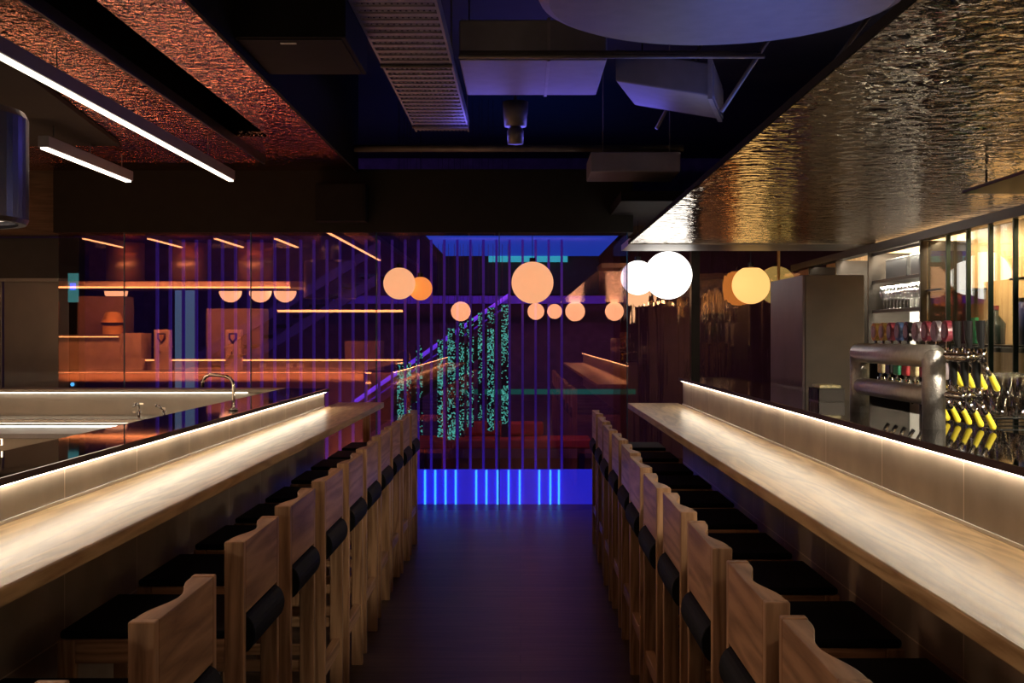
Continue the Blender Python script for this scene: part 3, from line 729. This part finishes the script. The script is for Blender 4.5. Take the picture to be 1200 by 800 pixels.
# back bar wall of niches at lateral 2.6
t = thing('back_bar', 'wall of veneered niches behind glass with lit shelves on the right', 'back bar', (2.62, 6.5, 0))
def Bk(o): o.location = (-2.62, -6.5, 0); return o
Bk(MB().box(2.92, 2.95, 1.5, 11.0, 0, 2.228).build('back_panel', M['niche_wood'], t))
Bk(MB().box(2.58, 2.66, 1.5, 11.0, 2.17, 2.225).build('top_rail', M['frame_dark'], t))
Bk(MB().box(2.60, 2.92, 1.5, 11.0, 0, .95).build('base_cabinet', M['frame_dark'], t))
for yy in (1.6+.32*k for k in range(18)):
    Bk(MB().box(2.60, 2.625, yy-.008, yy+.008, .951, 2.169).build('mullion', M['frame_green'], t))
for yy in (7.50, 8.62, 9.5, 10.4):
    Bk(MB().box(2.60, 2.92, yy-.012, yy+.012, .951, 2.169).build('divider', M['frame_dark'], t))
for a, b, z in ((1.5, 7.48, 1.50), (1.5, 6.2, 1.86), (7.2, 7.48, 1.85), (7.513, 8.6, 1.96), (7.513, 8.6, 1.74), (7.513, 8.6, 1.44)):
    Bk(MB().box(2.63, 2.915, a, b, z-.012, z).build('shelf', M['frame_dark'], t))
Bk(MB().box(2.905, 2.918, 7.53, 8.6, 1.0, 2.16).build('back_lining', M['white'], t))
Bk(MB().box(2.905, 2.918, 8.64, 9.48, 1.0, 2.16).build('back_lining', M['white'], t))
Bk(MB().box(2.665, 2.685, 7.54, 10.3, 2.18, 2.195).build('light_strip', M['led'], t))
for z in (2.165, 1.96, 1.74, 1.44): Bk(MB().box(2.625, 2.6295, 7.513, 8.6, z-.022, z).build('shelf_lip', M['frame_dark'], t))
Bk(MB().box(2.66, 2.67, 1.6, 7.4, 1.480, 1.487).build('light_strip', M['led_soft'], t))
Bk(MB().box(2.64, 2.645, 1.5, 7.48, 1.46, 1.4875).build('shelf_lip', M['frame_dark'], t))
Bk(MB().box(2.632, 2.638, 1.6, 7.46, .96, 2.165).build('glass_sheet', M['shelf_pane'], t))
# dark screens in the upper pigeonholes
for k, (a, b) in enumerate(((7.60, 7.98), (8.06, 8.52))):
    tt = thing('monitor', 'dark screen set in the upper pigeonhole, %s one' % ('near', 'far')[k], 'screen', (2.70, (a+b)/2, 1.962))
    MB().box(0, .03, -(b-a)/2, (b-a)/2, 0, .15).build('screen', M['black_plastic'], tt, bevel=.004)
    MB().box(-.006, -.0005, -(b-a)/2, (b-a)/2, .14, .15).box(-.006, -.0005, -(b-a)/2, (b-a)/2, 0, .01).build('bezel', M['steel'], tt)
# stemware on the lit shelf
def wineglass():
    t = thing('wine_glass', 'clear wine glass in the rows on the lit shelf', 'glass', (0, 0, 0), 'wine glasses on the lit shelf')
    MB().lathe((0, 0, 0), [(.028, 0), (.028, .003), (.004, .006), (.0035, .07), (.022, .085), (.032, .115), (.027, .165), (.025, .165), (.029, .115), (.0, .082)], 16).build('bowl', M['wine'], t, smooth=True)
    return t
wg = reg(wineglass()); firstg = True
for r in range(3):
    for k in range(13):
        o = wg if firstg else copy_tree(wg); firstg = False
        o.location = (2.68+.075*r, 7.60+.075*k, 1.742)
# beer tower
t = thing('beer_tower', 'wide tubular steel beer tower with two rows of taps on the right ledge', 'beer tower', (1.345, 4.15, 1.2485))
R0 = .037
ya, yb = -.40, .42
H = .275
MB().tube([(0, ya, 0.0), (0, ya, H-.055), (0, ya+.008, H-.045), (0, ya+.012, H-.04)], R0, 28).build('post', M['tower'], t, smooth=True)
MB().tube([(0, yb, 0), (0, yb, H-.055)], R0, 28).build('post', M['tower'], t, smooth=True)
MB().tube([(0, ya-.005, H-.04), (0, yb+.005, H-.04)], R0+.001, 28).build('top_tube', M['tower'], t, smooth=True)
MB().tube([(0, ya+.03, .105), (0, yb-.03, .105)], R0-.004, 28).build('lower_tube', M['tower'], t, smooth=True)
badge_m = [plain('badge_gold', (.65, .42, .12), .3, metal=.8, noise=.2, nscale=60), plain('badge_maroon', (.25, .04, .06), .3, noise=.5, nscale=60),
           plain('badge_blue', (.08, .14, .32), .3, noise=.5, nscale=60), plain('badge_silver', (.42, .36, .40), .3, metal=.5, noise=.3, nscale=60),
           plain('badge_green', (.04, .32, .16), .35, noise=.6, nscale=60), plain('badge_red', (.55, .05, .06), .35, noise=.5, nscale=60),
           plain('badge_cream', (.72, .62, .35), .35, noise=.4, nscale=60), M['black_plastic']]
def faucet(y, z, style, bm_, parent, cap):
    x = .105
    f = MB().tube([(.0375, y, z), (x, y, z)], .012, 14).tube([(x-.04, y, z), (x-.028, y, z)], .019, 14).tube([(x, y, z-.016), (x, y, z+.026)], .0145, 14).build('tap', M['chrome'], parent, smooth=True)
    MB().tube([(x, y, z-.014), (x+.018, y, z-.045), (x+.03, y, z-.062)], .008, 12).build('spout', M['chrome'], f, smooth=True)
    if cap: MB().tube([(x+.024, y, z-.050), (x+.030, y, z-.062), (x+.048, y, z-.100), (x+.051, y, z-.106)], [.006, .009, .0105, .006], 12).build('yellow_cap', M['yellow'], f, smooth=False)
    if style == 'handle':
        MB().tube([(x, y, z+.026), (x-.004, y, z+.055), (x-.006, y, z+.115)], [.007, .0125, .015], 14).build('handle', M['black_plastic'], f, smooth=False)
    elif style == 'disc':
        MB().tube([(x, y, z+.026), (x, y, z+.05)], .006, 10).build('stem', M['chrome'], f)
        MB().tube([(x-.010, y, z+.083), (x+.010, y, z+.083)], .036, 28).build('badge', bm_, f)
        MB().tube([(x-.013, y, z+.083), (x-.0101, y, z+.083)], .024, 28).build('badge_centre', badge_m[3], f)
    else:
        MB().tube([(x, y, z+.026), (x, y, z+.04)], .006, 10).build('stem', M['chrome'], f)
        MB().box(x-.008, x+.008, y-.030, y+.030, z+.04, z+.135).build('badge', bm_, f, bevel=.006)
        MB().box(x-.0105, x-.0085, y-.020, y+.020, z+.085, z+.118).build('badge_centre', M['white'], f, bevel=.004)
for k in range(12):
    y = -.53+.098*k
    b_ = [7, 7, 7, 1, 3, 1, 3, 7, 2, 1, 0, 0][k]
    faucet(y, .235, 'handle' if k in (0, 1, 2) else 'disc', badge_m[b_], t, k < 4)
for k in range(11):
    y = -.50+.098*k
    faucet(y, .112, 'handle' if k < 3 else 'plaque', badge_m[[7, 7, 7, 3, 4, 5, 6, 5, 4, 7, 6][k]], t, k < 5)
MB().tube([(.034, -.60, .235), (.034, .55, .235)], .014, 14).build('manifold', M['chrome'], t, smooth=True)
MB().tube([(.034, -.56, .112), (.034, .50, .112)], .014, 14).build('manifold', M['chrome'], t, smooth=True)
# upturned glasses on the wire rack
rk = thing('wire_rack', 'black wire rack full of upturned tumblers on the work shelf', 'rack', (1.86, 4.45, 1.196))
mb = MB()
for z in (.02, .062):
    mb.tube([(-.17, -.36, z), (.22, -.36, z), (.22, .36, z), (-.17, .36, z), (-.17, -.36, z)], .003, 6)
for yy in (-.36, -.18, 0, .18, .36): mb.tube([(-.17, yy, 0), (-.17, yy, .06)], .003, 6); mb.tube([(-.17, yy, .02), (.22, yy, .02)], .002, 6)
mb.build('wire_frame', M['black_plastic'], rk)
def tumbler():
    t = thing('tumbler', 'clear upturned tumbler stacked on the wire rack', 'glass', (0, 0, 0), 'tumblers on the wire rack')
    MB().lathe((0, 0, 0), [(.034, 0), (.030, .068), (.0, .070), (.0, .060), (.027, .058), (.032, 0)], 18).build('cup', M['wine'], t, smooth=True)
    return t
tb = reg(tumbler()); ft = True
for lay in range(2):
    for i in range(5-lay):
        for j in range(9-lay):
            o = tb if ft else copy_tree(tb); ft = False
            o.location = (1.72+.075*i+.037*lay, 4.14+.075*j+.037*lay, 1.262+.072*lay)
# vessels on the back bar shelves
def vessel(px, Y, z, prof, m, lab, cat, extra=None):
    o = thing(cat.replace(' ', '_'), lab, cat, (2.76, Y, z))
    MB().lathe((0, 0, 0), prof, 24).build('body', m, o, smooth=True)
    if extra: MB().lathe((0, 0, extra[0]), [(0, 0), (extra[1], 0), (extra[1], extra[2]), (0, extra[2])], 16).build('lid', extra[3], o)
gb = plain('green_ceramic', (.03, .10, .05), .2, noise=.4, nscale=20)
bb = plain('blue_ceramic', (.05, .06, .22), .2, noise=.4, nscale=20)
db = plain('dark_bottle_glass', (.03, .05, .05), .08, noise=.3)
vessel(0, 6.02, 1.501, [(0, 0), (.06, 0), (.095, .08), (.09, .15), (.04, .20), (.035, .24), (.0, .24)], gb, 'dark green ceramic jar on the lower back bar shelf', 'jar')
vessel(0, 6.70, 1.501, [(0, 0), (.055, 0), (.06, .12), (.02, .17), (.02, .2), (0, .2)], db, 'squat dark bottle with cork on the lower back bar shelf', 'bottle', (.2, .022, .025, badge_m[1]))
vessel(0, 6.0, 1.861, [(0, 0), (.04, 0), (.075, .07), (.05, .13), (.02, .15), (0, .15)], bb, 'small round blue jug on the upper back bar shelf', 'jug', (.15, .02, .02, badge_m[0]))
vessel(0, 6.35, 1.501, [(0, 0), (.04, 0), (.04, .14), (.015, .19), (.015, .24), (0, .24)], bb, 'slim blue bottle between the squat bottle and the green jar', 'bottle', (.24, .017, .02, M['black_plastic']))
o = thing('menu_stand', 'small green card standing on the lower back bar shelf', 'card', (2.75, 6.98, 1.501))
MB().box(-.01, .01, -.04, .04, 0, .16).build('card', badge_m[4], o)
MB().box(-.03, .03, -.045, .045, 0, .004).build('foot', M['black_plastic'], o)
# hanging dark shelf under the canopy
t = thing('hanging_shelf', 'dark flat shelf hanging under the hammered canopy at the right', 'shelf', (2.15, 3.7, 2.14))
MB().box(-.32, .44, -1.3, 1.08, 0, .014).build('board', M['frame_dark'], t, bevel=.003)
for sx in (-.25, .38):
    for sy in (-1.2, 1.0): MB().tube([(sx, sy, .014), (sx, sy, .088)], .005, 8).build('hanger', M['frame_dark'], t)
# crate and small bits left of the tower
t = thing('drip_crate', 'small dark slatted caddy on the right ledge before the cabinet', 'caddy', (1.42, 5.35, 1.249))
mb = MB().box(-.06, .06, -.09, .09, 0, .006)
for k in range(7): mb.box(-.06, -.056, -.09+.028*k, -.076+.028*k, .006, .06)
mb.box(-.06, .06, -.09, -.084, .006, .06).box(-.06, .06, .084, .09, .006, .06).box(.054, .06, -.084, .084, .006, .06)
mb.build('basket', M['frame_dark'], t)
MB().box(-.05, .05, -.07, .07, .0605, .075).build('cloth', badge_m[6], t, bevel=.005)
